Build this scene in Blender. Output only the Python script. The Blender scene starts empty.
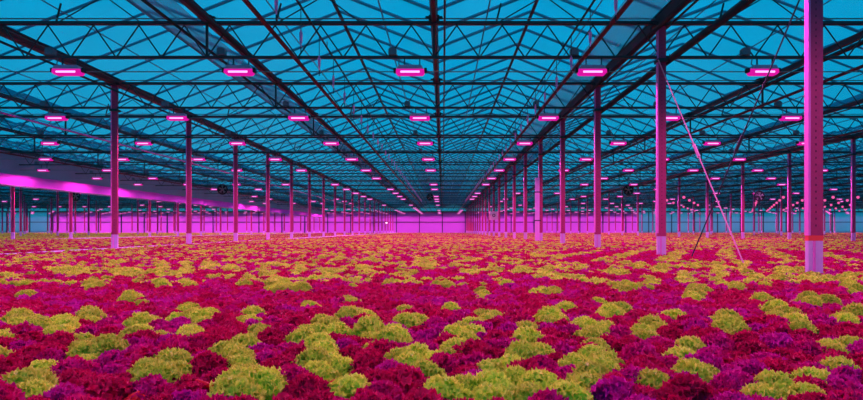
import bpy, bmesh, math, random
import numpy as np
from mathutils import Vector, Matrix
random.seed(7); rng = np.random.default_rng(7)
S = bpy.context.scene; C = S.collection
PI = math.pi
CAMZ = 0.62; F = 576.0; VX, VY = 443.0, 230.0      # focal length in pixels, vanishing point of the nave
B = 4.5                                            # distance between trusses / posts
NK = 23
def YK(k): return B*(k+0.43)
YEND = 107.6
POSTX = [-85.6,-72.8,-60.0,-47.2,-34.4,-21.6,-8.79,4.14,17.4,30.2,43.0,55.8,68.6,81.4]
def proj(x,y,z): return VX+F*x/y, VY-F*(z-CAMZ)/y
def inview(x,y,m=25): 
    if y<0.8: return False
    px=VX+F*x/y
    return -m<=px<=863+m
ORD=['zeroth','first','second','third','fourth','fifth','sixth','seventh','eighth','ninth','tenth','eleventh','twelfth','thirteenth','fourteenth','fifteenth','sixteenth','seventeenth','eighteenth','nineteenth','twentieth']
def ordn(n):
    if n<=20: return ORD[n]
    tens={2:'twenty',3:'thirty',4:'forty',5:'fifty',6:'sixty',7:'seventy',8:'eighty'}
    tn={2:'twentieth',3:'thirtieth',4:'fortieth',5:'fiftieth',6:'sixtieth',7:'seventieth',8:'eightieth'}
    a,b=divmod(n,10)
    return tn[a] if b==0 else tens[a]+'-'+ORD[b]

# ------------------------------------------------------------------ materials
def mat(name, col, rough=0.6, metal=0.0, var=None, scale=8.0, bump=0.0, spec=0.3):
    m=bpy.data.materials.new(name); m.use_nodes=True; nt=m.node_tree; p=nt.nodes['Principled BSDF']
    p.inputs['Roughness'].default_value=rough; p.inputs['Metallic'].default_value=metal
    p.inputs['Specular IOR Level'].default_value=spec
    tc=nt.nodes.new('ShaderNodeTexCoord'); n=nt.nodes.new('ShaderNodeTexNoise'); n.inputs['Scale'].default_value=scale; n.inputs['Detail'].default_value=4
    nt.links.new(tc.outputs['Object'],n.inputs['Vector'])
    mx=nt.nodes.new('ShaderNodeMix'); mx.data_type='RGBA'
    c2=var if var else tuple(c*0.75 for c in col)
    mx.inputs[6].default_value=(*col,1); mx.inputs[7].default_value=(*c2,1)
    nt.links.new(n.outputs['Fac'],mx.inputs[0]); nt.links.new(mx.outputs[2],p.inputs['Base Color'])
    if bump:
        b=nt.nodes.new('ShaderNodeBump'); b.inputs['Strength'].default_value=bump
        nt.links.new(n.outputs['Fac'],b.inputs['Height']); nt.links.new(b.outputs['Normal'],p.inputs['Normal'])
    return m
def emis(name,col,st):
    m=bpy.data.materials.new(name); m.use_nodes=True; nt=m.node_tree; nt.nodes.clear()
    o=nt.nodes.new('ShaderNodeOutputMaterial'); e=nt.nodes.new('ShaderNodeEmission')
    e.inputs[0].default_value=(*col,1); e.inputs[1].default_value=st
    nt.links.new(e.outputs[0],o.inputs[0]); return m
STEEL=mat('dark_steel',(0.035,0.045,0.055),0.6,0,(0.02,0.025,0.03))
STEEL2=mat('galvanised_steel',(0.22,0.25,0.24),0.5,0,(0.05,0.06,0.06))
GUT=mat('gutter_steel',(0.028,0.045,0.055),0.5,0,(0.018,0.03,0.04))
PIPE=mat('rusty_pipe',(0.22,0.03,0.06),0.5,0,(0.09,0.02,0.02))
POST=mat('post_lamp_tint',(0.44,0.03,0.13),0.5,0,(0.30,0.02,0.10),14)  # grey steel posts, the lamps' magenta light put into the colour
LITPINK=mat('lamp_lit_pink',(0.75,0.12,0.55),0.45,0,(0.7,0.2,0.5))  # brighter pink copy: lamp light on the post edge put into the colour
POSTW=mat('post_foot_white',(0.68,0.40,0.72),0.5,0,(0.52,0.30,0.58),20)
REDB=mat('red_band',(0.95,0.06,0.06),0.5)
PERF=mat('perforation',(0.10,0.01,0.05),0.7)
BLACK=mat('black_plastic',(0.012,0.014,0.02),0.5)
CABL=mat('cable_grey',(0.16,0.20,0.21),0.6)
BARS=mat('glazing_aluminium',(0.05,0.16,0.26),0.5,0,(0.03,0.12,0.2))
SOIL=mat('soil',(0.10,0.02,0.03),0.95,0,(0.04,0.01,0.015),3,0.6)
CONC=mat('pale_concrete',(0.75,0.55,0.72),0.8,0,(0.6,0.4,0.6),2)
TAR=mat('far_ground',(0.08,0.10,0.06),0.95)
HOOD=mat('lamp_hood',(0.45,0.32,0.60),0.4,0,(0.25,0.22,0.28))
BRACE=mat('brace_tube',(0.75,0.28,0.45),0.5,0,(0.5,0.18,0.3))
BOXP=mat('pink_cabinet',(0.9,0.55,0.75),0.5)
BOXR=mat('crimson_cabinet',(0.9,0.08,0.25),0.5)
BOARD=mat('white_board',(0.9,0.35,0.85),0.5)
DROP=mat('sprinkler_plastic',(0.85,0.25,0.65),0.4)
WIRE=mat('tension_wire',(0.10,0.12,0.14),0.5)
TUBE=emis('led_tube',(1.0,0.42,0.95),1.6)
LENS=emis('lamp_lens',(1.0,0.010,0.50),0.72)
REDL=emis('red_bulb',(1.0,0.12,0.42),0.9)
WL=emis('small_white_light',(1,0.9,1),4)

def film(name,col,tr,trans=0.0,fold=0.0,tcol=None,scale=1.0,contrast=0.0):
    """sheet that scatters and lets light through: diffuse+translucent (+clear share)"""
    m=bpy.data.materials.new(name); m.use_nodes=True; nt=m.node_tree; nt.nodes.clear(); L=nt.links.new
    o=nt.nodes.new('ShaderNodeOutputMaterial'); d=nt.nodes.new('ShaderNodeBsdfDiffuse'); t=nt.nodes.new('ShaderNodeBsdfTranslucent')
    tc=nt.nodes.new('ShaderNodeTexCoord'); mp=nt.nodes.new('ShaderNodeMapping'); n=nt.nodes.new('ShaderNodeTexNoise')
    n.inputs['Scale'].default_value=scale; n.inputs['Detail'].default_value=5
    L(tc.outputs['Object'],mp.inputs[0]); L(mp.outputs[0],n.inputs['Vector'])
    mx=nt.nodes.new('ShaderNodeMix'); mx.data_type='RGBA'; mx.inputs[6].default_value=(*[c*(1-contrast) for c in col],1); mx.inputs[7].default_value=(*col,1)
    L(n.outputs['Fac'],mx.inputs[0]); L(mx.outputs[2],d.inputs[0])
    if tcol: t.inputs[0].default_value=(*tcol,1)
    else: L(mx.outputs[2],t.inputs[0])
    a=nt.nodes.new('ShaderNodeMixShader'); a.inputs[0].default_value=tr; L(d.outputs[0],a.inputs[1]); L(t.outputs[0],a.inputs[2])
    if trans>0:
        c=nt.nodes.new('ShaderNodeBsdfTransparent'); c.inputs[0].default_value=(0.93,0.97,0.98,1)
        b=nt.nodes.new('ShaderNodeMixShader')
        mr=nt.nodes.new('ShaderNodeMapRange'); mr.inputs[3].default_value=max(0,trans-0.15); mr.inputs[4].default_value=min(1,trans+0.15)
        L(n.outputs['Fac'],mr.inputs[0]); L(mr.outputs[0],b.inputs[0])
        L(a.outputs[0],b.inputs[1]); L(c.outputs[0],b.inputs[2]); L(b.outputs[0],o.inputs[0])
    else: L(a.outputs[0],o.inputs[0])
    return m
GLASS=film('roof_glass',(0.15,0.55,0.68),0.75,0.72,scale=0.6,contrast=0.3)
WGLASS=film('wall_glazing',(0.45,0.75,0.85),0.85,0.5,scale=0.3,contrast=0.2)
WFILM=film('wall_film',(0.56,0.17,0.68),0.1,scale=0.15,contrast=0.12)  # pink lamp light on the white film is put into its purple colour
SCREEN=film('screen_cloth',(0.30,0.33,0.45),0.5,0.45,scale=1.5,contrast=0.3)
CURT=film('curtain_film',(0.36,0.32,0.46),0.5,0.0,scale=0.8,contrast=0.25)  # upper part of the curtain, greyed as the film out of lamp light
LITSTRIP=film('lamp_lit_film',(0.90,0.14,0.85),0.35,0.0,scale=0.8,contrast=0.2)  # lower part of the same curtain, lamp light painted in as pink

def leafmat(name, base, deep, rim, tr=0.25, purple=None, rough=0.5):
    m=bpy.data.materials.new(name); m.use_nodes=True; nt=m.node_tree; p=nt.nodes['Principled BSDF']; L=nt.links.new
    out=nt.nodes['Material Output']; p.inputs['Roughness'].default_value=rough; p.inputs['Specular IOR Level'].default_value=0.12
    oi=nt.nodes.new('ShaderNodeObjectInfo'); tc=nt.nodes.new('ShaderNodeTexCoord'); n=nt.nodes.new('ShaderNodeTexNoise')
    n.inputs['Scale'].default_value=45; n.inputs['Detail'].default_value=3; L(tc.outputs['Object'],n.inputs['Vector'])
    mx=nt.nodes.new('ShaderNodeMix'); mx.data_type='RGBA'; mx.inputs[6].default_value=(*deep,1); mx.inputs[7].default_value=(*base,1)
    rp=nt.nodes.new('ShaderNodeMapRange'); rp.inputs[1].default_value=0.35; rp.inputs[2].default_value=0.65; L(n.outputs['Fac'],rp.inputs[0]); L(rp.outputs[0],mx.inputs[0])
    at=nt.nodes.new('ShaderNodeAttribute'); at.attribute_name='rim'
    m2=nt.nodes.new('ShaderNodeMix'); m2.data_type='RGBA'; L(at.outputs['Fac'],m2.inputs[0]); L(mx.outputs[2],m2.inputs[6]); m2.inputs[7].default_value=(*rim,1)
    last=m2.outputs[2]
    if purple:
        n2=nt.nodes.new('ShaderNodeTexNoise'); n2.inputs['Scale'].default_value=14; L(tc.outputs['Object'],n2.inputs['Vector'])
        ad=nt.nodes.new('ShaderNodeMath'); ad.operation='ADD'; L(oi.outputs['Random'],ad.inputs[0]); L(n2.outputs['Fac'],ad.inputs[1])
        r2=nt.nodes.new('ShaderNodeMapRange'); r2.inputs[1].default_value=0.95; r2.inputs[2].default_value=1.6; L(ad.outputs[0],r2.inputs[0])
        m3=nt.nodes.new('ShaderNodeMix'); m3.data_type='RGBA'; L(r2.outputs[0],m3.inputs[0]); L(last,m3.inputs[6]); m3.inputs[7].default_value=(*purple,1); last=m3.outputs[2]
    hs=nt.nodes.new('ShaderNodeHueSaturation'); mr=nt.nodes.new('ShaderNodeMapRange'); mr.inputs[3].default_value=0.8; mr.inputs[4].default_value=1.15
    L(oi.outputs['Random'],mr.inputs[0]); L(mr.outputs[0],hs.inputs['Value']); L(last,hs.inputs['Color'])
    L(hs.outputs[0],p.inputs['Base Color'])
    t=nt.nodes.new('ShaderNodeBsdfTranslucent'); L(hs.outputs[0],t.inputs[0]); s=nt.nodes.new('ShaderNodeMixShader'); s.inputs[0].default_value=tr
    L(p.outputs[0],s.inputs[1]); L(t.outputs[0],s.inputs[2]); L(s.outputs[0],out.inputs[0])
    return m
GREEN=leafmat('green_lettuce_leaf',(0.50,0.90,0.015),(0.12,0.55,0.01),(0.86,1.0,0.10),0.3)
RED=leafmat('red_lettuce_leaf',(0.60,0.003,0.055),(0.30,0.002,0.035),(0.72,0.005,0.10),0.3,(0.50,0.006,0.27))
SMOOTH=leafmat('smooth_red_leaf',(0.62,0.004,0.012),(0.40,0.003,0.01),(0.7,0.006,0.02),0.25,None,0.35)

# ------------------------------------------------------------------ mesh helpers
class MB:
    def __init__(s): s.v=[]; s.f=[]; s.m=[]
    def box(s,a,b,mi=0):
        x0,y0,z0=a; x1,y1,z1=b; i=len(s.v)
        s.v+=[(x0,y0,z0),(x1,y0,z0),(x1,y1,z0),(x0,y1,z0),(x0,y0,z1),(x1,y0,z1),(x1,y1,z1),(x0,y1,z1)]
        s.f+=[tuple(i+j for j in q) for q in [(0,3,2,1),(4,5,6,7),(0,1,5,4),(1,2,6,5),(2,3,7,6),(3,0,4,7)]]; s.m+=[mi]*6
        return s
    def tube(s,p,q,r,n=6,mi=0,r2=None,cap=True):
        p=Vector(p);q=Vector(q);d=(q-p).normalized(); u=d.orthogonal().normalized(); w=d.cross(u); i=len(s.v); r2=r if r2 is None else r2
        for c,rr in ((p,r),(q,r2)):
            for k in range(n):
                a=2*PI*k/n+PI/n; s.v.append(tuple(c+u*math.cos(a)*rr+w*math.sin(a)*rr))
        for k in range(n): s.f.append((i+k,i+(k+1)%n,i+n+(k+1)%n,i+n+k)); s.m.append(mi)
        if cap: s.f.append(tuple(i+k for k in reversed(range(n)))); s.f.append(tuple(i+n+k for k in range(n))); s.m+=[mi,mi]
        return s
    def path(s,pts,r,n=6,mi=0):
        for a,b in zip(pts[:-1],pts[1:]): s.tube(a,b,r,n,mi)
        return s
    def ring(s,c,axis,R,r,n=20,m=6):
        """torus"""
        c=Vector(c);d=Vector(axis).normalized();u=d.orthogonal().normalized();w=d.cross(u);i=len(s.v)
        for a in range(n):
            t=2*PI*a/n; e=u*math.cos(t)+w*math.sin(t)
            for b in range(m):
                g=2*PI*b/m; s.v.append(tuple(c+e*(R+r*math.cos(g))+d*r*math.sin(g)))
        for a in range(n):
            for b in range(m):
                s.f.append((i+a*m+b,i+((a+1)%n)*m+b,i+((a+1)%n)*m+(b+1)%m,i+a*m+(b+1)%m)); s.m.append(0)
        return s
    def quadprism(s,prof,y0,y1,mi=0):
        """closed x-z profile extruded along y"""
        i=len(s.v); n=len(prof)
        for y in (y0,y1):
            for (x,z) in prof: s.v.append((x,y,z))
        for k in range(n): s.f.append((i+k,i+(k+1)%n,i+n+(k+1)%n,i+n+k)); s.m.append(mi)
        s.f.append(tuple(i+k for k in reversed(range(n)))); s.f.append(tuple(i+n+k for k in range(n))); s.m+=[mi,mi]
        return s
    def mesh(s,name,mats,smooth=False):
        me=bpy.data.meshes.new(name); me.from_pydata(s.v,[],s.f)
        for m in (mats if isinstance(mats,(list,tuple)) else [mats]): me.materials.append(m)
        if any(s.m): me.polygons.foreach_set('material_index',s.m)
        bm=bmesh.new(); bm.from_mesh(me); bmesh.ops.recalc_face_normals(bm,faces=bm.faces); bm.to_mesh(me); bm.free()
        if smooth: me.polygons.foreach_set('use_smooth',[True]*len(me.polygons))
        me.update(); return me
def link(name,data,parent=None,loc=(0,0,0),rot=(0,0,0),sc=None):
    o=bpy.data.objects.new(name,data); C.objects.link(o); o.location=loc; o.rotation_euler=rot
    if sc: o.scale=sc
    if parent: o.parent=parent
    return o
def tag(o,label=None,cat=None,group=None,kind=None):
    if label: o['label']=label
    if cat: o['category']=cat
    if group: o['group']=group
    if kind: o['kind']=kind
    return o
def kids(o): return [c for c in C.objects if c.parent==o]
class Proto:
    """a thing described as a tree of (name, mesh, children); every call links a fresh set of objects sharing the meshes"""
    def __init__(s,name,parts): s.name=name; s.parts=parts
    def make(s,loc,rz=0,sc=None):
        r=link(s.name,None,None,loc,(0,0,rz),sc); r.empty_display_size=0.2
        def rec(ps,par):
            for nm,me,ch in ps:
                o=link(nm,me,par); rec(ch,o)
        rec(s.parts,r); return r

# ------------------------------------------------------------------ ground and walls
me=MB().box((-95,-6,-0.3),(95,112,0.045)).mesh('floor',SOIL); tag(link('floor',me),kind='structure')
me=MB().box((-400,112,-0.4),(400,600,-0.05)).mesh('ground_outside',TAR); tag(link('ground_outside',me),kind='structure')
# aisles along the post rows (slabs a little above the soil)
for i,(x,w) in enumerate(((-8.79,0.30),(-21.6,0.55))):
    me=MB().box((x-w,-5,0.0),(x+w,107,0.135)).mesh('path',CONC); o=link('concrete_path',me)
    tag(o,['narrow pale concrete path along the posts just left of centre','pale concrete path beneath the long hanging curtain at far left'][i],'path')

WZ=4.08
wb=link('wall_back',None,None,(0,YEND,0)); tag(wb,kind='structure')
def sheet(x0,x1,z0,z1,m,name,parent,th=0.06,y=0.0):
    return link(name,MB().box((x0,y,z0),(x1,y+th,z1)).mesh(name,m),parent)
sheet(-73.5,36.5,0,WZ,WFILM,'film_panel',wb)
sheet(36.5,92,0,WZ,WGLASS,'glazing_panel',wb)
sheet(-92,-73.5,0,WZ,WGLASS,'glazing_panel',wb)
g=MB()
g.box((-92,-0.10,2.02),(92,-0.01,2.16)); g.box((-92,-0.14,WZ-0.18),(92,-0.01,WZ+0.1)); g.box((-92,-0.1,0.0),(92,-0.01,0.12))
link('wall_rail',g.mesh('wall_rail',STEEL),wb)
for i in range(-20,22):
    x=-0.12+4.28*i
    link('wall_stud',MB().box((x-0.07,-0.16,0),(x+0.07,-0.01,WZ)).mesh('wall_stud',STEEL),wb)
for sx,nm in ((-93,'wall_left'),(92.9,'wall_right')):
    w=link(nm,MB().box((sx,-6,0),(sx+0.1,YEND,WZ)).mesh(nm,WGLASS)); tag(w,kind='structure')

# ------------------------------------------------------------------ roof: venlo spans
HG=CAMZ+4.02; HR=HG+0.86
gx=[]
for a,b in zip(POSTX[:-1],POSTX[1:]):
    for j in range(3): gx.append(a+(b-a)*j/3)
gx.append(POSTX[-1])
Y0=-5.0
spans=[]
for si,(a,b) in enumerate(zip(gx[:-1],gx[1:])):
    c=(a+b)/2; w=(b-a)/2
    r=link('ceiling',None,None,(c,0,HG)); tag(r,kind='structure')
    rise=HR-HG
    for s in (-1,1):
        g=MB(); i=0
        g.v=[(s*w,Y0,0.02),(0,Y0,rise),(0,YEND,rise),(s*w,YEND,0.02)]; g.f=[(0,1,2,3)]; g.m=[0]
        link('glass_slope',g.mesh('glass_slope',GLASS),r)
        g=MB(); n=int((YEND-Y0)/1.125)
        nx=Vector((s*w,0,-rise)).normalized(); 
        for k in range(n+1):
            y=Y0+k*1.125; g.tube((s*w,y,0.075),(0,y,rise+0.055),0.034,4)
        g.tube((s*w*0.5,Y0,rise*0.5-0.03),(s*w*0.5,YEND,rise*0.5-0.03),0.015,4)
        link('glazing_bars',g.mesh('glazing_bars',BARS),r)
    g=MB().tube((0,Y0,rise-0.03),(0,YEND,rise-0.03),0.04,6)
    link('ridge_bar',g.mesh('ridge_bar',STEEL),r)
    g=MB(); g.v=[(-w,0,0),(w,0,0),(0,0,rise)]; g.f=[(0,1,2)]; g.m=[0]
    gg=link('gable_glass',g.mesh('gable_glass',WGLASS),r,(0,YEND-0.02,0))

# names of the post rows
LI=6  # index of row just left of centre
def rowname(i):
    if i==7: return 'row just right of centre'
    if i==6: return 'row just left of centre'
    if i>7: return '%s post row right of centre'%ordn(i-6)
    return '%s post row left of centre'%ordn(7-i)
def linename(i):
    if i==7: return 'over the posts just right of centre'
    if i==6: return 'over the posts just left of centre'
    if i>7: return 'over the %s post row right of centre'%ordn(i-6)
    return 'over the %s post row left of centre'%ordn(7-i)
def bayname(i):   # bay between row i and i+1
    if i==6: return 'the middle bay'
    if i>6: return 'the %s bay right of middle'%ordn(i-6)
    return 'the %s bay left of middle'%ordn(6-i)

# gutters
for gi,x in enumerate(gx):
    ys=max(-5,0)
    main=(gi%3==0)
    prof=[(-0.11,0.0),(-0.075,-0.12),(0.075,-0.12),(0.11,0.0),(0.13,0.0),(0.13,0.02),(0.10,0.03),(0.06,-0.08),(-0.06,-0.08),(-0.10,0.03),(-0.13,0.02),(-0.13,0.0)]
    prof=[(a*1.1,b*1.1) for a,b in prof] if main else [(a*0.55,b*0.8) for a,b in prof]
    g=MB().quadprism(prof,-5,YEND)
    # visible span check: skip gutters whose whole run is outside the picture
    r=link('roof_gutter',None,None,(x,0,HG)); link('channel',g.mesh('channel',GUT),r)
    g=MB().tube((0.20,-5,-0.10),(0.20,YEND,-0.10),0.022,5); link('drain_pipe',g.mesh('drain_pipe',STEEL),r)
    pi=gi//3; sub=gi%3
    if sub==0: lb='long dark roof gutter '+linename(pi)
    else: lb='long dark roof gutter, %s from the left inside %s'%(ordn(sub),bayname(pi))
    tag(r,lb,'gutter')

# ------------------------------------------------------------------ trusses
TH=0.69; ZT=CAMZ+3.965; ZB=CAMZ+3.28
W=12.8; hw=W/2
g=MB().box((-hw,-0.045,-0.07),(hw,0.045,-0.01)); top=g.mesh('top_chord',STEEL)
g=MB().tube((-hw,-0.03,0.035),(hw,-0.03,0.035),0.014,6); rail=g.mesh('screen_tube',STEEL2)
g=MB().box((-hw,-0.03,-TH-0.025),(hw,0.03,-TH+0.025)); bot=g.mesh('bottom_chord',STEEL)
nz=15; pts=[]
for i in range(nz):
    x=-hw+W*i/nz; pts+= [(x,0,-TH),(x+W/nz/2,0,-0.08)]
pts.append((hw,0,-TH)); web=MB().path(pts,0.014,5).mesh('web_bar',STEEL)
ver=MB().box((-0.02,-0.02,-TH),(0.02,0.02,-0.05)).mesh('vertical_strut',STEEL)
brk=MB().box((-0.10,-0.06,0.0),(0.10,0.06,0.10)).box((-0.16,-0.05,0.05),(0.16,0.05,0.08)).mesh('gutter_saddle',STEEL)
for bi in range(len(POSTX)-1):
    x0,x1=POSTX[bi],POSTX[bi+1]
    n=0
    for k in range(1,NK):
        y=YK(k)
        lo=-(VX+10)/F*y; hi=(863-VX+10)/F*y
        if x1<lo or x0>hi: continue
        n+=1
        r=link('roof_truss',None,None,((x0+x1)/2,y,ZT),(0,0,0),((x1-x0)/W,1,1))
        for nm,me in (('top_chord',top),('screen_tube',rail),('bottom_chord',bot),('web_bar',web)): link(nm,me,r)
        for f in (-1/6,1/6):
            link('vertical_strut',ver,r,(W*f,0,0)); 
            if k<12: link('gutter_saddle',brk,r,(W*f,0,0))
        tag(r,'dark lattice truss across %s, %s from the camera'%(bayname(bi),ordn(n)),'truss','lattice roof trusses')

# ------------------------------------------------------------------ posts
PH=HG-0.10
def postmesh(w):
    h=w/2
    f=MB()
    # open channel: web face to the camera with two lips, darker slots down its middle
    D=w*0.4; prof=[(-h,0.0),(h,0.0),(h,D),(h*0.72,D),(h*0.72,0.05*w+0.02),(-h*0.72,0.05*w+0.02),(-h*0.72,D),(-h,D)]
    def ext(z0,z1,m):
        i=len(f.v); n=len(prof)
        for z in (z0,z1):
            for (x,y) in prof: f.v.append((x,y-w*0.25,z))
        for k in range(n): f.f.append((i+k,i+(k+1)%n,i+n+(k+1)%n,i+n+k)); f.m.append(m)
        f.f.append(tuple(i+k for k in reversed(range(n)))); f.f.append(tuple(i+n+k for k in range(n))); f.m+=[m,m]
    return f,ext
wP=0.16
f,e=postmesh(wP); e(0.56,PH,0); shaft=f.mesh('shaft',POST)
f,e=postmesh(wP); e(0.0,0.50,0); foot=f.mesh('painted_foot',POSTW)
f,e=postmesh(wP*1.02); e(0.50,0.56,0); band=f.mesh('red_band',REDB)
fl=MB().box((-wP/2-0.008,-wP*0.25-0.010,0.56),(-wP/2+0.016,wP*0.16,PH-0.02)).mesh('edge_flange',LITPINK)
rib=MB().box((-0.030,-wP*0.25-0.018,0.0),(-0.012,-wP*0.25+0.004,0.50)).mesh('foot_rib',LITPINK)
slots=MB()
z=0.66
while z<PH-0.3:
    slots.box((-0.006,-wP*0.25-0.003,z),(0.006,-wP*0.25+0.003,z+0.022)); z+=0.075
slots=slots.mesh('slots',PERF)
cap=MB().box((-0.17,-0.10,PH-0.06),(0.17,0.10,PH)).mesh('top_bracket',STEEL); seat_=MB().box((-0.095,-0.11,PH-0.75),(0.095,0.11,PH-0.69)).mesh('truss_clamp',STEEL)
f,e=postmesh(wP); e(0.50,0.56,0); bandg=f.mesh('collar_band',POST)
posts={}
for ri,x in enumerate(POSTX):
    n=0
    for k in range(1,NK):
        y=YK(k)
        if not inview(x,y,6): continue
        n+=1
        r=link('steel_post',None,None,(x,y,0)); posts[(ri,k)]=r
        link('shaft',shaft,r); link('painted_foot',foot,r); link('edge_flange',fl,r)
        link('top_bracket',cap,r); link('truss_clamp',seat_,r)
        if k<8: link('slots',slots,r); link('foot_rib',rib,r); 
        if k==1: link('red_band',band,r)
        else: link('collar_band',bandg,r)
        if ri==7 and k==1: lb='thick nearest steel post at right with a red band above its pale foot'
        else: lb='steel post with pale foot, %s from camera in %s'%(ordn(n),rowname(ri))
        tag(r,lb,'post','steel greenhouse posts')

# X brace between the first two posts of the right-hand row
for nm,p,q,m,lb in (('diagonal_brace',(4.05,7.70,0.1),(4.05,YK(2)-0.1,CAMZ+3.2),BRACE,'thin pink-lit diagonal brace leaning back between the two nearest posts at right'),
                 ('diagonal_brace',(4.27,9.95,0.1),(4.27,YK(1)+0.1,CAMZ+3.15),GUT,'thin dark diagonal brace leaning forward between the two nearest posts at right')):
    r=link(nm,None,None,p); p=Vector(p); q=Vector(q)
    link('rod',MB().tube((0,0,0),q-p,0.010,6).mesh('rod',m),r)
    link('anchor_plate',MB().box((-0.05,-0.06,-0.1),(0.05,0.06,0.03)).mesh('anchor_plate',m),r)
    link('turnbuckle',MB().tube((q-p)*0.45,(q-p)*0.51,0.024,6).mesh('turnbuckle',m),r)
    tag(r,lb,'brace')

# ------------------------------------------------------------------ long pipes and cables
def run(name,x,z,r,m,label,cat,y0=1.0,y1=None,dip=0.0,hang=0.0):
    y1=y1 or YEND-0.5
    R=link(name,None,None,(x,0,z)); g=MB().tube((0,y0,0),(0,y1,0),r,8); link('pipe_run' if r>0.02 else 'line',g.mesh('run',m,True),R)
    h=MB()
    for k in range(1,NK):
        y=YK(k)
        h.tube((0,y,0),(0,y,CAMZ+3.27-z if z<CAMZ+3.2 else 0.12),0.008,4)
    link('hangers',h.mesh('hangers',STEEL),R)
    tag(R,label,cat); return R
run('heating_pipe',-2.72,CAMZ+3.16,0.038,PIPE,'red-brown pipe running away left of centre to the far wall','pipe')
run('heating_pipe',2.58,CAMZ+3.16,0.038,PIPE,'red-brown pipe running away right of centre to the far wall','pipe')
run('heating_pipe',4.30,CAMZ+3.22,0.055,STEEL,'thick black pipe fixed along the posts just right of centre','pipe',6.0)
run('heating_pipe',8.1,CAMZ+3.16,0.034,PIPE,'dark red pipe in the first bay right of the middle, nearest its left posts','pipe')
run('heating_pipe',13.3,CAMZ+3.16,0.034,PIPE,'dark red pipe in the first bay right of the middle, nearest its right posts','pipe')
run('heating_pipe',-11.9,CAMZ+3.16,0.034,LITPINK,'pink-lit pipe in the first bay left of the middle, nearest its right posts','pipe')  # lamp light on this pipe is put into its pink colour
run('heating_pipe',-18.0,CAMZ+3.16,0.034,PIPE,'dark red pipe in the first bay left of the middle, nearest the curtain','pipe')
run('heating_pipe',-8.60,CAMZ+3.66,0.026,GUT,'thin brown pipe just below the gutter over the posts left of centre','pipe')
run('heating_pipe',3.95,CAMZ+3.72,0.045,GUT,'blue-grey pipe just below the gutter over the posts right of centre','pipe')
run('water_pipe',-2.2,CAMZ+3.46,0.018,STEEL,'thin dark water line carrying pink sprinklers, left of centre','pipe')
run('water_pipe',2.28,CAMZ+3.46,0.018,STEEL,'thin dark water line carrying pink sprinklers, right of centre','pipe')
for x,s in ((-4.75,'left'),(-4.15,'left')):
    pass
run('drive_tube',-4.85,CAMZ+3.72,0.03,STEEL,'dark drive tube beside the gutter in the left third of the middle bay','tube')
run('drive_tube',-4.12,CAMZ+3.70,0.045,GUT,'thicker brown-black drive tube close to the gutter left of centre','tube')
run('drive_tube',8.95,CAMZ+4.0,0.05,GUT,'purple-grey drive tube beside the first gutter right of the posts','tube')

# gathered shade screens beside gutters
def screen(x0,x1,z,label):
    g=MB(); n=96; m=5
    for i in range(n+1):
        y=1+ (YEND-3)*i/n
        for j in range(m+1):
            t=j/m; x=x0+(x1-x0)*t
            g.v.append((x,y,0.02*math.sin(i*1.9+j*2.2)))
    for i in range(n):
        for j in range(m):
            a=i*(m+1)+j; g.f.append((a,a+1,a+m+2,a+m+1)); g.m.append(0)
    o=link('shade_screen',g.mesh('shade_screen',SCREEN,True),None,(0,0,z)); tag(o,label,'screen')
screen(-5.5,-4.7,CAMZ+4.0,'grey gathered shade cloth beside the gutter left of centre')
screen(3.15,3.95,CAMZ+3.99,'grey gathered shade cloth beside the gutter over the right-hand posts')

# hanging side curtain at far left
g=MB(); n=220; zs=[2.82,2.9,3.0,3.15,3.35,3.38,3.42,3.7,4.0,4.28,4.32,4.5]
for i in range(n+1):
    y=24+(YEND-4-24)*i/n
    for j,z in enumerate(zs):
        bulge=0.10*math.sin(i*0.9)*math.sin(PI*(z-2.8)/1.7) + (0.07 if j in(5,9) else 0) - (0.10*(3.38-z)/0.5 if z<3.38 else 0)
        g.v.append((bulge,y,z-0.03))
m=len(zs)
for i in range(n):
    for j in range(m-1):
        a=i*m+j; g.f.append((a,a+m,a+m+1,a+1)); g.m.append(0)
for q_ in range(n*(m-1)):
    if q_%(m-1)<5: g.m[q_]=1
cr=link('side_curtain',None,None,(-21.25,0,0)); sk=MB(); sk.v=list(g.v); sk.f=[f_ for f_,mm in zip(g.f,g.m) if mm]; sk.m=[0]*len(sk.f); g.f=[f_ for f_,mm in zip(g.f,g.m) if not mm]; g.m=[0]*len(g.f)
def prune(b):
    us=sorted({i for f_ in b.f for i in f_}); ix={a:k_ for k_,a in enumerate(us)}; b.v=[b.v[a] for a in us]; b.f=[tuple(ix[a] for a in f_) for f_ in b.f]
prune(sk); prune(g); so_=link('lamp_lit_strip',sk.mesh('lamp_lit_strip',LITSTRIP,True),cr); so_['label']='lower film strip with lamp-lit pink put into its colour'; link('film_sheet',g.mesh('film_sheet',CURT,True),cr)  # strip split off the sheet to carry the painted pink light
link('roll_tube',MB().tube((0.02,24,2.80),(0.02,YEND-4,2.80),0.045,8).mesh('roll_tube',STEEL2),cr)
link('curtain_rail',MB().tube((0.03,24,4.48),(0.03,YEND-4,4.48),0.03,6).mesh('curtain_rail',STEEL),cr)
tag(cr,'long hanging plastic curtain at far left, its lower half lit pink','curtain')

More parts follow.
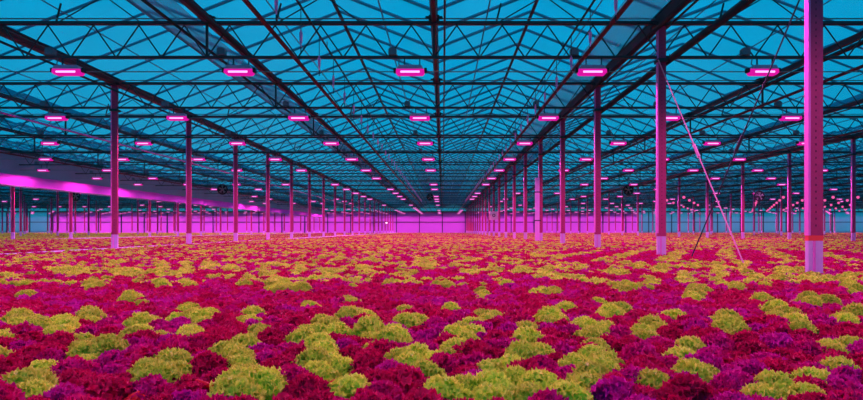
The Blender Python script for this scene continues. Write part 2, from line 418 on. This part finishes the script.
# ------------------------------------------------------------------ sprinklers
ba=MB().tube((0,0,0),(0,0,-0.42),0.007,5).mesh('hose',STEEL)
bb=MB().tube((0,0,-0.36),(0,0,-0.40),0.012,6).tube((0,0,-0.40),(0,0,-0.56),0.026,8,0,0.020).tube((0,0,-0.56),(0,0,-0.62),0.010,6).mesh('sprinkler_body',DROP)
bc=MB().tube((0,0,-0.62),(0,0,-0.72),0.009,5).mesh('nozzle',BLACK)
for x,s in ((-2.2,'left'),(2.28,'right')):
    n=0
    y=7.6
    while y<60:
        px,py=proj(x,y,CAMZ+3.0)
        if py>-25:
            n+=1
            r=link('sprinkler',None,None,(x,y,CAMZ+3.46)); link('hose',ba,r); link('sprinkler_body',bb,r); link('nozzle',bc,r)
            tag(r,'small pink hanging sprinkler, %s from camera, %s of centre'%(ordn(n),s),'sprinkler','hanging sprinklers')
        y+=1.32

# ------------------------------------------------------------------ grow lamps
ZL=CAMZ+2.98
hd=MB()
prof=[(-0.27,0.0),(-0.29,0.05),(-0.22,0.13),(0.22,0.13),(0.29,0.05),(0.27,0.0),(0.25,0.02),(-0.25,0.02)]
hd.quadprism([(-0.25,0.055),(-0.21,0.125),(0.21,0.125),(0.25,0.055)],-0.09,0.09)
hood=hd.mesh('lamp_hood',HOOD)
lens=MB().quadprism([(-0.235,-0.045),(-0.270,-0.01),(-0.262,0.056),(0.262,0.056),(0.270,-0.01),(0.235,-0.045)],-0.075,0.075).mesh('lamp_lens',LENS)
tube=MB().tube((-0.18,-0.078,0.0),(0.18,-0.078,0.0),0.019,8).mesh('led_tube',TUBE)
ends=MB().box((-0.025,-0.05,0.0),(0.025,0.05,0.08)).mesh('end_cap',BLACK)
hang=MB().box((-0.01,-0.012,0.12),(0.01,0.012,0.30)).mesh('hanger',STEEL)
ball=MB().box((-0.41,-0.06,0.33),(-0.26,0.06,0.44)).box((-0.39,-0.07,0.44),(-0.29,0.05,0.46)).path([(-0.26,0,0.34),(-0.20,0,0.28),(-0.22,0,0.16),(-0.14,0,0.12)],0.010,5).mesh('ballast_box',mat('ballast',(0.10,0.16,0.20),0.5))
LX=[]
for j in range(-26,27):
    LX.append(-0.62+3.24*j+(0.2 if j>=1 else 0))
LX=sorted(LX)
lampn=0; far=[]
LCOL=(1.0,0.155,0.76)
def lamplight(x,y,p,parent=None):
    l=bpy.data.lights.new('grow_light','SPOT'); l.color=LCOL; l.energy=p; l.spot_size=math.radians(172); l.spot_blend=0.25; l.shadow_soft_size=0.0
    o=bpy.data.objects.new('grow_light',l); C.objects.link(o)
    if parent: o.parent=parent; o.location=(0,0,-0.07)
    else: o.location=(x,y,ZL-0.07)
PW=200
cnt=0
for k in range(0,NK+1):
    y=YK(k)-0.02
    row=[x for i_,x in enumerate(LX) if (abs(x)<11 if k<2 else inview(x,y,14)) and (k<6 or k>=21 or random.random()<(0.55 if k<11 else 0.36))]
    if k==NK: y=YEND-2.2
    vis=[x for x in row if k>=2]
    for n,x in enumerate(row):
        if cnt<300:
            r=link('grow_lamp',None,None,(x,y,ZL)); cnt+=1
            h=link('lamp_hood',hood,r); link('end_cap',ends,h,(-0.29,0,0)); link('end_cap',ends,h,(0.29,0,0)); link('lamp_lens',lens,r); link('led_tube',tube,r); link('hanger',hang,r,(-0.11,0,0)); link('hanger',hang,r,(0.18,0,0)); link('ballast_box',ball,r)
            if k>=2: lb='glowing pink grow lamp, %s from left in %s lamp row from the front'%(ordn(n+1),ordn(k-1))
            else: lb='pink grow lamp above the view, %s from left in %s row'%(ordn(n+1),['closest','second closest'][k])
            tag(r,lb,'lamp','hanging pink grow lamps')
            lamplight(x,y,PW*(1 if k<6 else (1.6 if k<11 else 1.9)),r)
        else:
            far.append((x,y,ZL))
            lamplight(x,y,PW*(1.2 if k>=21 else 2.2))
        if False: pass
# cross cables carrying the lamps
    if row and k>=1:
        a=min(row)-2; b=max(row)+2
        rr=link('lamp_cable',MB().tube((a,0,0),(b,0,0),0.011,5).mesh('lamp_cable',CABL),None,(0,YK(k)+0.02,ZL+0.03))
        tag(rr,'thin grey cable stretched across the house through %s lamp row'%('nearest unseen' if k==1 else ordn(k-1)),'cable','lamp cables')
def merged(name,protos,places,label,cat,mats,group=None):
    """many distant copies as ONE object"""
    V=[];Fc=[];M=[];base=0
    for (x,y,z) in places:
        for mi,me in enumerate(protos):
            vs=[(v.co.x+x,v.co.y+y,v.co.z+z) for v in me.vertices]; V+=vs
            for p in me.polygons: Fc.append(tuple(i+base for i in p.vertices)); M.append(mi)
            base+=len(vs)
    me=bpy.data.meshes.new(name); me.from_pydata(V,[],Fc)
    for m in mats: me.materials.append(m)
    me.polygons.foreach_set('material_index',M)
    o=link(name,me); tag(o,label,cat,group,'stuff'); return o
if far: merged('distant_grow_lamps',[hood,lens,tube],far,'tiny distant pink grow lamps close to the far wall','lamps',[HOOD,LENS,TUBE])

# round red-pink bulbs in the far right compartment
bulb=MB(); bm=bmesh.new(); bmesh.ops.create_uvsphere(bm,u_segments=10,v_segments=6,radius=0.115); bm.verts.index_update()
bulb.v=[tuple(v.co) for v in bm.verts]; bulb.f=[tuple(v.index for v in f.verts) for f in bm.faces]; bulb.m=[0]*len(bulb.f); bm.free()
bulbm=bulb.mesh('bulb',REDL,True); shade=MB().tube((0,0,0.10),(0,0,0.24),0.17,8,0,0.05).tube((0,0,0.24),(0,0,0.5),0.012,4).mesh('lamp_cap',STEEL)
q=0
for r_ in range(8):
    y=44+r_*4.5; n=0
    for c_ in range(16):
        x=16.5+c_*1.9+r_*2.35
        px,py=proj(x,y,3.0)
        if px<652 or px>858 or (700<px<742) or (803<px<822) : continue
        n+=1; q+=1
        r=link('red_grow_bulb',None,None,(x,y,CAMZ+2.5)); link('bulb',bulbm,r); link('lamp_cap',shade,r)
        tag(r,'small round red bulb far right, %s from left in %s bulb row'%(ordn(n),ordn(r_+1)),'lamp','round red bulbs at far right')
print('bulbs',q)

# ------------------------------------------------------------------ circulation fans
def fan(x,y,h,rad,label):
    r=link('circulation_fan',None,None,(x,y,CAMZ+h))
    link('housing',MB().ring((0,0,0),(0,1,0),rad,rad*0.14,24,6).tube((0,0.05,0),(0,0.12,0),rad*0.95,20).mesh('housing',BLACK,False),r)
    link('hub',MB().tube((0,-0.08,0),(0,0.05,0),rad*0.25,12).mesh('hub',STEEL2),r)
    for a in range(5):
        t=2*PI*a/5; c,s=math.cos(t),math.sin(t); c2,s2=math.cos(t+0.6),math.sin(t+0.6)
        g=MB(); R=rad*0.85
        g.v=[(c*.2*rad,-0.03,s*.2*rad),(c*R,-0.05,s*R),(c2*R,0.02,s2*R),(c2*.2*rad,0.0,s2*.2*rad)]; g.v+=[(a_,b_+0.012,c_) for a_,b_,c_ in g.v]
        g.f=[(0,1,2,3),(7,6,5,4),(0,4,5,1),(1,5,6,2),(2,6,7,3),(3,7,4,0)]; g.m=[0]*6
        link('blade',g.mesh('blade',STEEL2),r)
    link('hanger',MB().tube((0,0,rad),(0,0,max(rad+0.1,3.28-h)),0.015,5).mesh('hanger',STEEL),r)
    tag(r,label,'fan')
fan(-1.12,49.95,2.86,0.27,'round black fan hanging far away just left of centre')
fan(19.5,35.5,2.10,0.30,'round black fan hanging at right, between the distant posts')
fan(13.2,41,2.85,0.33,'round black fan hanging high, halfway between centre and right edge')
fan(-15.7,41,2.90,0.34,'round black fan hanging high, halfway between centre and left edge')
fan(-28.7,45,2.66,0.34,'round black fan at far left below the hanging curtain')

# cabinets, board
r=link('control_cabinet',None,None,(4.10,YK(10)-0.30,CAMZ+0.82))
link('body',MB().box((-0.32,-0.12,0),(0.32,0.18,0.68)).mesh('body',BOXP),r); link('door',MB().box((-0.27,-0.14,0.05),(0.27,-0.12,0.63)).mesh('door',BOXP),r)
link('gauge',MB().ring((0,-0.15,0.36),(0,1,0),0.10,0.03,14,5).mesh('gauge',BLACK),r); tag(r,'small pale pink cabinet hung on a distant post right of centre','cabinet')
r=link('wall_cabinet',None,None,(5.0,YEND-1.2,0))
link('body',MB().box((-0.5,-0.3,0.15),(0.5,0.3,1.95)).mesh('body',BOXR),r); link('door',MB().box((-0.44,-0.33,0.2),(0.44,-0.30,1.9)).mesh('door',BOXR),r); link('handle',MB().box((0.3,-0.37,0.9),(0.35,-0.33,1.15)).mesh('handle',BLACK),r)
tag(r,'crimson cabinet standing against the far wall right of centre','cabinet')
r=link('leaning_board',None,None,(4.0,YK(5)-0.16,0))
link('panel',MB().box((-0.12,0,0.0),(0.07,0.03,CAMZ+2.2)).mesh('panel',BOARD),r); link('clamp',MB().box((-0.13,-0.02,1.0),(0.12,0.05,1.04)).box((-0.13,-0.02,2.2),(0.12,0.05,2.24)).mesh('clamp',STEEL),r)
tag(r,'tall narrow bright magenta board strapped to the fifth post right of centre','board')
r=link('wall_lamp',None,None,(-10.5,YEND-0.3,CAMZ+1.25)); link('bulb',MB().box((-0.18,-0.06,0),(0.18,0,0.14)).mesh('bulb',WL),r); link('bracket',MB().box((-0.2,0,-0.02),(0.2,0.25,0.16)).mesh('bracket',STEEL),r)
tag(r,'tiny white light on the far wall left of centre','lamp')

# vent linkages: triangles of rod hanging under the ridges
n=0
for gi,(a,b) in enumerate(zip(gx[:-1],gx[1:])):
    c=(a+b)/2
    for k in (2,4,6):
        y=YK(k)+0.35
        if not inview(c,y,-10) or abs(c)>20: continue
        z0=HG+0.02
        r=link('vent_linkage',None,None,(c,y,z0)); 
        link('rack_rod',MB().path([(-0.95,0,0),(0.75,0,0),(0.0,0,0.55),(-0.95,0,0)],0.013,5).mesh('rack_rod',STEEL),r)
        link('lift_rod',MB().tube((-0.95,0,0),(-0.85,0.0,0.40),0.02,5).mesh('lift_rod',STEEL),r)
        n+=1
        side='over the left part' if c<-9 else ('over the middle bay' if c<4.2 else 'over the right part')
        tag(r,'black triangular vent linkage %s, under %s ridge from left, by %s truss'%(side,ordn(gi-10),ordn(k-1)),'vent linkage','vent linkages')

# ------------------------------------------------------------------ lettuces
def leaf(V,Fc,Rm,az,r0,z0,L,Wd,a0,bend,ruf,kk,rings,na,ph,cup=0.3,notch=0.0):
    base=len(V)
    ca,sa=math.cos(az),math.sin(az)
    def place(fw,sd,nrm):
        s=fw; N=a0; # integrate arc
        ang=a0-bend*s/L
        if abs(bend)>1e-3:
            k_=bend/L; x=(math.sin(a0)-math.sin(ang))/k_; z=(math.cos(ang)-math.cos(a0))/k_
        else: x=s*math.cos(a0); z=s*math.sin(a0)
        x+=-math.sin(ang)*nrm; z+=math.cos(ang)*nrm
        x+=r0; z+=z0
        V.append((x*ca-sd*sa, x*sa+sd*ca, z))
    place(0.5*L,0,0); Rm.append(0)
    for ri,rho in enumerate(rings):
        for j in range(na):
            t=2*PI*j/na
            e=rho**3
            rr=rho*(1+notch*math.sin(kk*t*0.5+ph)*e)
            tipw=1.0 if math.cos(t)>-0.6 else 0.3
            d=ruf*e*tipw*(math.sin(kk*t+ph)+0.5*math.sin((kk*2.3)*t+ph*2.1))
            rr+=0.12*e*tipw*math.cos(kk*t+ph*1.7)*(ruf>0.004)
            fw=L*(0.52+0.5*rr*math.cos(t)); sd=Wd*0.5*rr*math.sin(t)
            place(fw,sd,d+cup*sd*sd/Wd)
            Rm.append(max(0,(rho-0.55)/0.45)*(0.5+0.5*tipw)*0.8)
    for j in range(na): Fc.append((base,base+1+j,base+1+(j+1)%na))
    for r in range(len(rings)-1):
        o=base+1+r*na
        for j in range(na): Fc.append((o+j,o+na+j,o+na+(j+1)%na,o+(j+1)%na))
def head(name,m,seed,nl,rings,na,R=0.10,ruf=0.011,kk=8,smooth_leaf=False,hh=1.0):
    rd=random.Random(seed); V=[];Fc=[];Rm=[]
    for i in range(nl):
        t=i/(nl-1); az=i*2.399963+rd.uniform(-.25,.25)
        a0=math.radians(28+58*t+rd.uniform(-8,8)); L=R*(1.12-0.25*t)*rd.uniform(.88,1.12)*(1.0+0.15*(t>0.3 and t<0.8))
        bend=math.radians(rd.uniform(35,75)+20*t)
        Wd=L*rd.uniform(.85,1.15)
        if smooth_leaf: leaf(V,Fc,Rm,az,0.005,0.015,L*1.05,Wd*0.95,a0,bend*1.2,0.003,3,rings,na,rd.uniform(0,6),-1.5)
        else: leaf(V,Fc,Rm,az,0.010*(1-t),0.012+0.012*t,L,Wd,a0,bend,ruf,kk+rd.randint(-1,2),rings,na,rd.uniform(0,6),rd.uniform(-.5,1.0))
    me=bpy.data.meshes.new(name); me.from_pydata(V,[],Fc); me.materials.append(m)
    at=me.attributes.new('rim','FLOAT','POINT'); at.data.foreach_set('value',Rm)
    me.polygons.foreach_set('use_smooth',[True]*len(me.polygons)); me.update(); return me
def floret(V,Fc,Rm,p,nrm,rad,ruf,k,rings,na,ph):
    n=Vector(nrm).normalized(); u=n.orthogonal().normalized(); w_=n.cross(u); p=Vector(p); b=len(V)
    V.append(tuple(p-n*rad*0.25)); Rm.append(0.0)
    for rho in rings:
        for j in range(na):
            t=2*PI*j/na; e=rho*rho
            rr=rad*rho*(1+0.22*e*math.cos(k*t+ph*1.3)); h=ruf*e*(math.sin(k*t+ph)+0.4*math.sin(2*k*t+2*ph))-rad*0.25*(1-e)
            q=p+u*rr*math.cos(t)+w_*rr*math.sin(t)+n*h; V.append(tuple(q)); Rm.append(e*0.9)
    for j in range(na): Fc.append((b,b+1+j,b+1+(j+1)%na))
    for r in range(len(rings)-1):
        o=b+1+r*na
        for j in range(na): Fc.append((o+j,o+na+j,o+na+(j+1)%na,o+(j+1)%na))
def frilly(name,m,seed,nf,rings,na,nleaf,R=0.083,H=0.088,fr=(0.020,0.031),ruf=0.010):
    rd=random.Random(seed); V=[];Fc=[];Rm=[]
    for i in range(nleaf):
        leaf(V,Fc,Rm,i*2.4+rd.uniform(-.2,.2),0.004,0.01,R*1.12*rd.uniform(.9,1.1),R*1.1,math.radians(30+rd.uniform(-8,12)),0.9,0.010,5,(0.5,0.8,1.0) if na>8 else (0.6,1.0),na+4,rd.uniform(0,6),0.6)
    lob=[(rd.uniform(0,6.28),rd.uniform(.18,.34),rd.randint(2,5)) for _ in range(3)]
    for i in range(nf):
        zc=1-1.12*(i+.5)/nf; az=i*2.399963+rd.uniform(-.2,.2); s=math.sqrt(max(0,1-zc*zc))
        g=1+sum(a*0.5*math.sin(k*az+p) for p,a,k in lob)*s+rd.uniform(-.2,.16)
        pt=(R*g*s*math.cos(az),R*g*s*math.sin(az),0.062+H*zc*(1+rd.uniform(-.12,.12)))
        nr=Vector((s*math.cos(az),s*math.sin(az),zc+0.25))+Vector((rd.uniform(-.6,.6),rd.uniform(-.6,.6),rd.uniform(-.4,.4)))
        floret(V,Fc,Rm,pt,nr,rd.uniform(*fr),ruf*rd.uniform(.7,1.3),rd.choice((3,4,4,5)),rings,na,rd.uniform(0,6))
    me=bpy.data.meshes.new(name); me.from_pydata(V,[],Fc); me.materials.append(m)
    at=me.attributes.new('rim','FLOAT','POINT'); at.data.foreach_set('value',Rm)
    me.polygons.foreach_set('use_smooth',[True]*len(me.polygons)); me.update(); return me
RG4=(0.4,0.7,0.87,1.0)
GN=[frilly('green_head',GREEN,10+i,190,(0.5,0.8,1.0),14,9,0.083,0.086,(0.012,0.021),0.008) for i in range(6)]
RN=[frilly('red_head',RED,30+i,150,(0.5,0.8,1.0),14,10,0.085,0.078,(0.014,0.025),0.009) for i in range(6)]
SN=[head('smooth_head',SMOOTH,50+i,14,RG4,20,0.115,0.003,3,True) for i in range(3)]
GM=[frilly('green_mid',GREEN,60+i,34,(0.6,1.0),8,5,0.080,0.086,(0.024,0.036),0.012) for i in range(4)]
RMD=[frilly('red_mid',RED,70+i,30,(0.6,1.0),8,6,0.084,0.076,(0.026,0.040),0.013) for i in range(4)]
def clump(name,m,seed):
    rd=random.Random(seed); V=[];Fc=[];Rm=[]
    for cx in (-0.08,0.08):
        for cy in (-0.08,0.08):
            for i in range(7):
                a0=math.radians(rd.uniform(35,85)); b=len(V)
                leaf(V,Fc,Rm,rd.uniform(0,6.28),0,0.01,0.11,0.11,a0,1.1,0.01,3,(1.0,),7,rd.uniform(0,6))
                for q_ in range(b,len(V)): V[q_]=(V[q_][0]+cx,V[q_][1]+cy,V[q_][2])
    me=bpy.data.meshes.new(name); me.from_pydata(V,[],Fc); me.materials.append(m)
    at=me.attributes.new('rim','FLOAT','POINT'); at.data.foreach_set('value',Rm); return me
GF=[clump('green_far',GREEN,90+i) for i in range(2)]; RF=[clump('red_far',RED,95+i) for i in range(2)]

# green patches of the planting, measured as (x,y,rx,ry) in the photograph and turned into spots on the bed
GP=[(25,322,28,8),(64,330,22,10),(10,340,15,9),(5,354,9,5),(85,349,30,12),(42,380,32,20),(92,319,18,6),(137,330,20,8),(146,318,14,6),(188,334,15,10),(161,365,21,17),(155,343,14,6),(194,315,24,9),(238,355,28,16),(250,388,40,16),(259,332,15,6),(251,317,12,6),(296,338,8,8),(134,300,11,6),(25,292,9,5),(91,286,9,4),(160,283,9,4),(161,269,8,7),(187,267,8,6),(187,283,8,4),(70,271,24,5),(126,272,22,5),(8,277,10,4),(279,285,14,8),(209,264,8,5),(230,268,8,4),(254,306,9,5),
(318,330,28,12),(323,357,28,14),(352,387,28,12),(356,317,13,9),(386,336,25,13),(411,319,10,8),(417,360,25,11),(464,330,16,12),(460,349,16,7),(483,317,16,6),(505,368,21,15),(468,388,34,14),(558,389,30,13),(530,349,17,11),(528,329,12,8),(549,319,13,7),(583,328,8,8),(584,362,10,14),(566,306,10,7),(451,306,10,5),(485,294,10,6),(445,285,10,4),(407,275,8,4),(354,281,7,4),(307,302,8,4),(352,298,5,3),(407,308,6,3),(505,313,8,4),(390,282,7,3),(430,264,9,6),(502,283,6,5),(545,291,14,5),(303,289,6,3),
(597,330,18,10),(603,349,10,7),(595,368,22,17),(575,388,20,14),(665,390,27,12),(654,328,18,10),(671,313,14,7),(720,326,22,14),(682,350,14,12),(693,368,15,9),(762,387,23,13),(799,379,9,8),(802,394,18,6),(792,329,16,7),(780,311,18,6),(767,298,12,5),(816,301,20,6),(848,316,14,10),(843,346,17,10),(848,364,15,9),(605,315,11,8),(616,307,10,6),(624,287,17,5),(567,307,7,5),(601,299,7,4),(650,280,8,8),(684,276,9,6),(698,294,10,10),(695,262,9,8),(718,271,9,13),(743,266,7,9),(752,278,8,5),(741,288,8,5),(786,271,12,4),(815,279,17,5),(850,277,14,4),(852,288,10,4),(664,268,9,5),(640,266,9,4),(610,272,10,4),(598,282,9,4),(580,268,8,4),(545,272,9,4),(520,270,8,4),(470,272,9,4),(330,272,9,4),(300,270,9,4),(270,274,9,4),(365,268,8,4)]
SP=[(446,377),(396,393),(224,372),(439,337),(657,333),(350,377),(738,350),(60,357),(300,392),(120,395)]
gs=np.array(GP,float); TOP=0.165
def vnoise(x,y,s,seed=0):
    import mathutils
    return mathutils.noise.noise(Vector((x*s+seed*7.3,y*s-seed*3.1,seed*1.7)))
def isgreen(x,y):
    px,py=proj(x,y,0.155)
    if x<-22.3: return random.random()<0.6
    if x<-8.9: return random.random()<0.20
    if py>262:
        px,py=proj(x,y,0.150); sh=0.018*F/y if y>2.6 else 0.010*F/y
        d=((px-gs[:,0])/np.maximum(gs[:,2]-sh,3.5))**2+((py-gs[:,1])/np.maximum(gs[:,3]-sh*0.4,2.5))**2
        if d.min()<1: return True
        if py>285: return False
        return random.random()<0.13 or vnoise(x*4.5,y*1.6,1,5)>0.42
    if py>250:
        u=x-0.47*y   # slanting planting stripes towards the right
        if px>560: return math.sin(u*PI*2/0.95)>0.45 and random.random()<0.6
        return vnoise(x*3.5,y*0.9,1,9)>0.34 or random.random()<0.18
    return random.random()<0.24+0.25*vnoise(x,y,0.35,4)
def free(x,y):
    if abs(x+8.79)<0.42 or abs(x+21.6)<0.75: return False
    for rx in (4.16,17.4):
        if abs(x-rx)<0.17 and y>5:
            kk=round(y/B-0.43)
            if abs(y-YK(kk))<0.13: return False
    return True
pts=[]
dy=0.100; dx=0.118; y=1.06; row=0
while y<30:
    ex=0.80*y+0.25
    n=int(2*ex/dx)+1
    for j in range(n):
        x=(j-n//2)*dx+(row%2)*dx*0.5+random.uniform(-.026,.026); yy=y+random.uniform(-.024,.024)
        if yy>9 and random.random()<0.12: continue
        if free(x,yy): pts.append((x,yy,row))
    y+=dy*(1 if y<12 else 1.3); row+=1
    if y>12: dx=0.135
# sort: nearest in view become individual heads
gr=[];rd_=[];sm=[]; restg=[];restr=[]
sp=[]
for (sx,sy) in SP:
    yy=F*(CAMZ-0.15)/(sy-VY); sp.append(((sx-VX)*yy/F,yy))
used=set()
for s_ in sp:
    best=min(range(len(pts)),key=lambda i:(pts[i][0]-s_[0])**2+(pts[i][1]-s_[1])**2); used.add(best)
forced=set(); PX=np.array([proj(x,y,0.150) for x,y,_ in pts])
for (a,b,_,_) in GP:
    forced.add(int(np.argmin((PX[:,0]-a)**2+((PX[:,1]-b)*1.5)**2)))
for i,(x,y,r) in enumerate(pts):
    px,py=proj(x,y,0.12); vis=(-18<px<881 and py<418)
    if i in used: sm.append((x,y,r)); continue
    g_=isgreen(x,y) or i in forced
    if not vis and y<4.6:
        (restg if g_ else restr).append((x,y)); continue
    if g_:
        if len(gr)<300: gr.append((x,y,r))
        else: restg.append((x,y))
    else:
        if len(rd_)<300: rd_.append((x,y,r))
        else: restr.append((x,y))
print('near',len(gr),len(rd_),len(sm),'rest',len(restg),len(restr))
def plant(lst,meshes,nm,look,cat,group,sc0):
    rows={}
    for p in lst: rows.setdefault(p[2],[]).append(p)
    for ri,r in enumerate(sorted(rows)):
        for n,(x,y,_) in enumerate(sorted(rows[r])):
            me=random.choice(meshes); o=link(nm,me,None,(x,y,0.042+random.uniform(-.008,.012)),(random.uniform(-.12,.12),random.uniform(-.12,.12),random.uniform(0,6.28)))
            s=sc0*random.uniform(.9,1.12); o.scale=(s,s,s*random.uniform(.95,1.2))
            tag(o,'%s, %s from left in %s such row from front'%(look,ordn(n+1),ordn(ri+1)),cat,group)
plant(gr,GN,'green_lettuce','frilly yellow-green lettuce head','lettuce','frilly green lettuces in the near bed',0.80)
plant(rd_,RN,'red_lettuce','frilly crimson lettuce head','lettuce','frilly red lettuces in the near bed',0.77)
for n,(x,y,_) in enumerate(sorted(sm)):
    o=link('smooth_leaf_lettuce',SN[n%3],None,(x,y,0.05),(0,0,random.uniform(0,6.28))); o.scale=(0.92,0.92,0.98)
    tag(o,'smooth dark red lettuce with rounded leaves among frilly heads, %s such from the left'%ordn(n+1),'lettuce','smooth red-leaf lettuces in the near bed')
# far field positions
fg=[];fr=[]
y=30.0; row=0
while y<106.5:
    d=0.22 if y<55 else 0.32
    ex1=-0.84*y; ex2=0.80*y
    n=int((ex2-ex1)/d)
    xs=ex1+d*np.arange(n)+(row%2)*d/2
    for x in xs:
        xx=x+random.uniform(-.06,.06)
        if free(xx,y): (fg if isgreen(xx,y) else fr).append((xx,y+random.uniform(-.07,.07)))
    y+=d*1.15; row+=1
print('far',len(fg),len(fr))
def scatter(name,places,meshes,label,cat,smin,smax):
    me=bpy.data.meshes.new(name); me.from_pydata([(x,y,0.042) for x,y in places],[],[]); o=link(name,me)
    for m in meshes[0].materials: me.materials.append(m)
    ng=bpy.data.node_groups.new(name,'GeometryNodeTree')
    ng.interface.new_socket('Geometry',in_out='INPUT',socket_type='NodeSocketGeometry'); ng.interface.new_socket('Geometry',in_out='OUTPUT',socket_type='NodeSocketGeometry')
    N=ng.nodes; L=ng.links.new
    gi=N.new('NodeGroupInput'); go=N.new('NodeGroupOutput'); iop=N.new('GeometryNodeInstanceOnPoints')
    m2p=N.new('GeometryNodeMeshToPoints'); L(gi.outputs[0],m2p.inputs[0])
    g2i=N.new('GeometryNodeGeometryToInstance')
    for m in meshes:
        # each source head lives in a node-held mesh via Object Info on an unlinked holder
        ob=bpy.data.objects.new(m.name+'_src',m)
        oi=N.new('GeometryNodeObjectInfo'); oi.inputs['Object'].default_value=ob; L(oi.outputs['Geometry'],g2i.inputs[0])
    L(m2p.outputs[0],iop.inputs['Points']); L(g2i.outputs[0],iop.inputs['Instance'])
    iop.inputs['Pick Instance'].default_value=True
    rr=N.new('FunctionNodeRandomValue'); rr.data_type='FLOAT_VECTOR'; rr.inputs[0].default_value=(-0.12,-0.12,0); rr.inputs[1].default_value=(0.12,0.12,6.283)
    rs=N.new('FunctionNodeRandomValue'); rs.data_type='FLOAT'; rs.inputs[2].default_value=smin; rs.inputs[3].default_value=smax; rs.inputs['Seed'].default_value=5
    L(rr.outputs[0],iop.inputs['Rotation']); L(rs.outputs[1],iop.inputs['Scale']); L(iop.outputs[0],go.inputs[0])
    md=o.modifiers.new('scatter','NODES'); md.node_group=ng
    tag(o,label,cat,None,'stuff'); return o
scatter('green_lettuce_field',restg,GM,'countless yellow-green lettuces of the middle distance','lettuce field',0.72,0.90)
scatter('red_lettuce_field',restr,RMD,'countless crimson lettuces of the middle distance','lettuce field',0.70,0.88)
scatter('distant_green_lettuce',fg,GF,'yellow-green lettuces far away towards the back wall','lettuce field',0.75,1.0)
scatter('distant_red_lettuce',fr,RF,'crimson lettuces far away towards the back wall','lettuce field',0.75,0.98)

# ------------------------------------------------------------------ sky
w=bpy.data.worlds.new('World'); S.world=w; w.use_nodes=True; nt=w.node_tree; L=nt.links.new
bg=nt.nodes['Background']; tc=nt.nodes.new('ShaderNodeTexCoord'); n=nt.nodes.new('ShaderNodeTexNoise'); n.inputs['Scale'].default_value=3.0; n.inputs['Detail'].default_value=4
sep=nt.nodes.new('ShaderNodeSeparateXYZ'); L(tc.outputs['Generated'],sep.inputs[0]); L(tc.outputs['Generated'],n.inputs['Vector'])
cr_=nt.nodes.new('ShaderNodeValToRGB'); cr_.color_ramp.elements[0].position=0.0; cr_.color_ramp.elements[0].color=(0.008,0.36,0.56,1)
cr_.color_ramp.elements[1].position=0.4; cr_.color_ramp.elements[1].color=(0.0,0.42,0.80,1)
L(sep.outputs['Z'],cr_.inputs[0])
mx=nt.nodes.new('ShaderNodeMix'); mx.data_type='RGBA'; mr=nt.nodes.new('ShaderNodeMapRange'); mr.inputs[1].default_value=0.45; mr.inputs[2].default_value=0.8; mr.inputs[4].default_value=0.35
L(n.outputs['Fac'],mr.inputs[0]); L(mr.outputs[0],mx.inputs[0]); L(cr_.outputs[0],mx.inputs[6]); mx.inputs[7].default_value=(0.06,0.45,0.72,1)
L(mx.outputs[2],bg.inputs[0]); bg.inputs[1].default_value=1.0

# ------------------------------------------------------------------ camera
cd=bpy.data.cameras.new('camera'); cam=bpy.data.objects.new('camera',cd); C.objects.link(cam); S.camera=cam
cam.location=(0,0,CAMZ); cam.rotation_euler=(PI/2,0,0); cd.sensor_width=36; cd.lens=F/863*36
cd.shift_x=-(VX-431.5)/863; cd.shift_y=(VY-200)/863; cd.clip_end=1000
vs=S.view_settings; vs.view_transform='Standard'; vs.look='None'; vs.exposure=0.0; vs.gamma=1.0; vs.use_curve_mapping=False
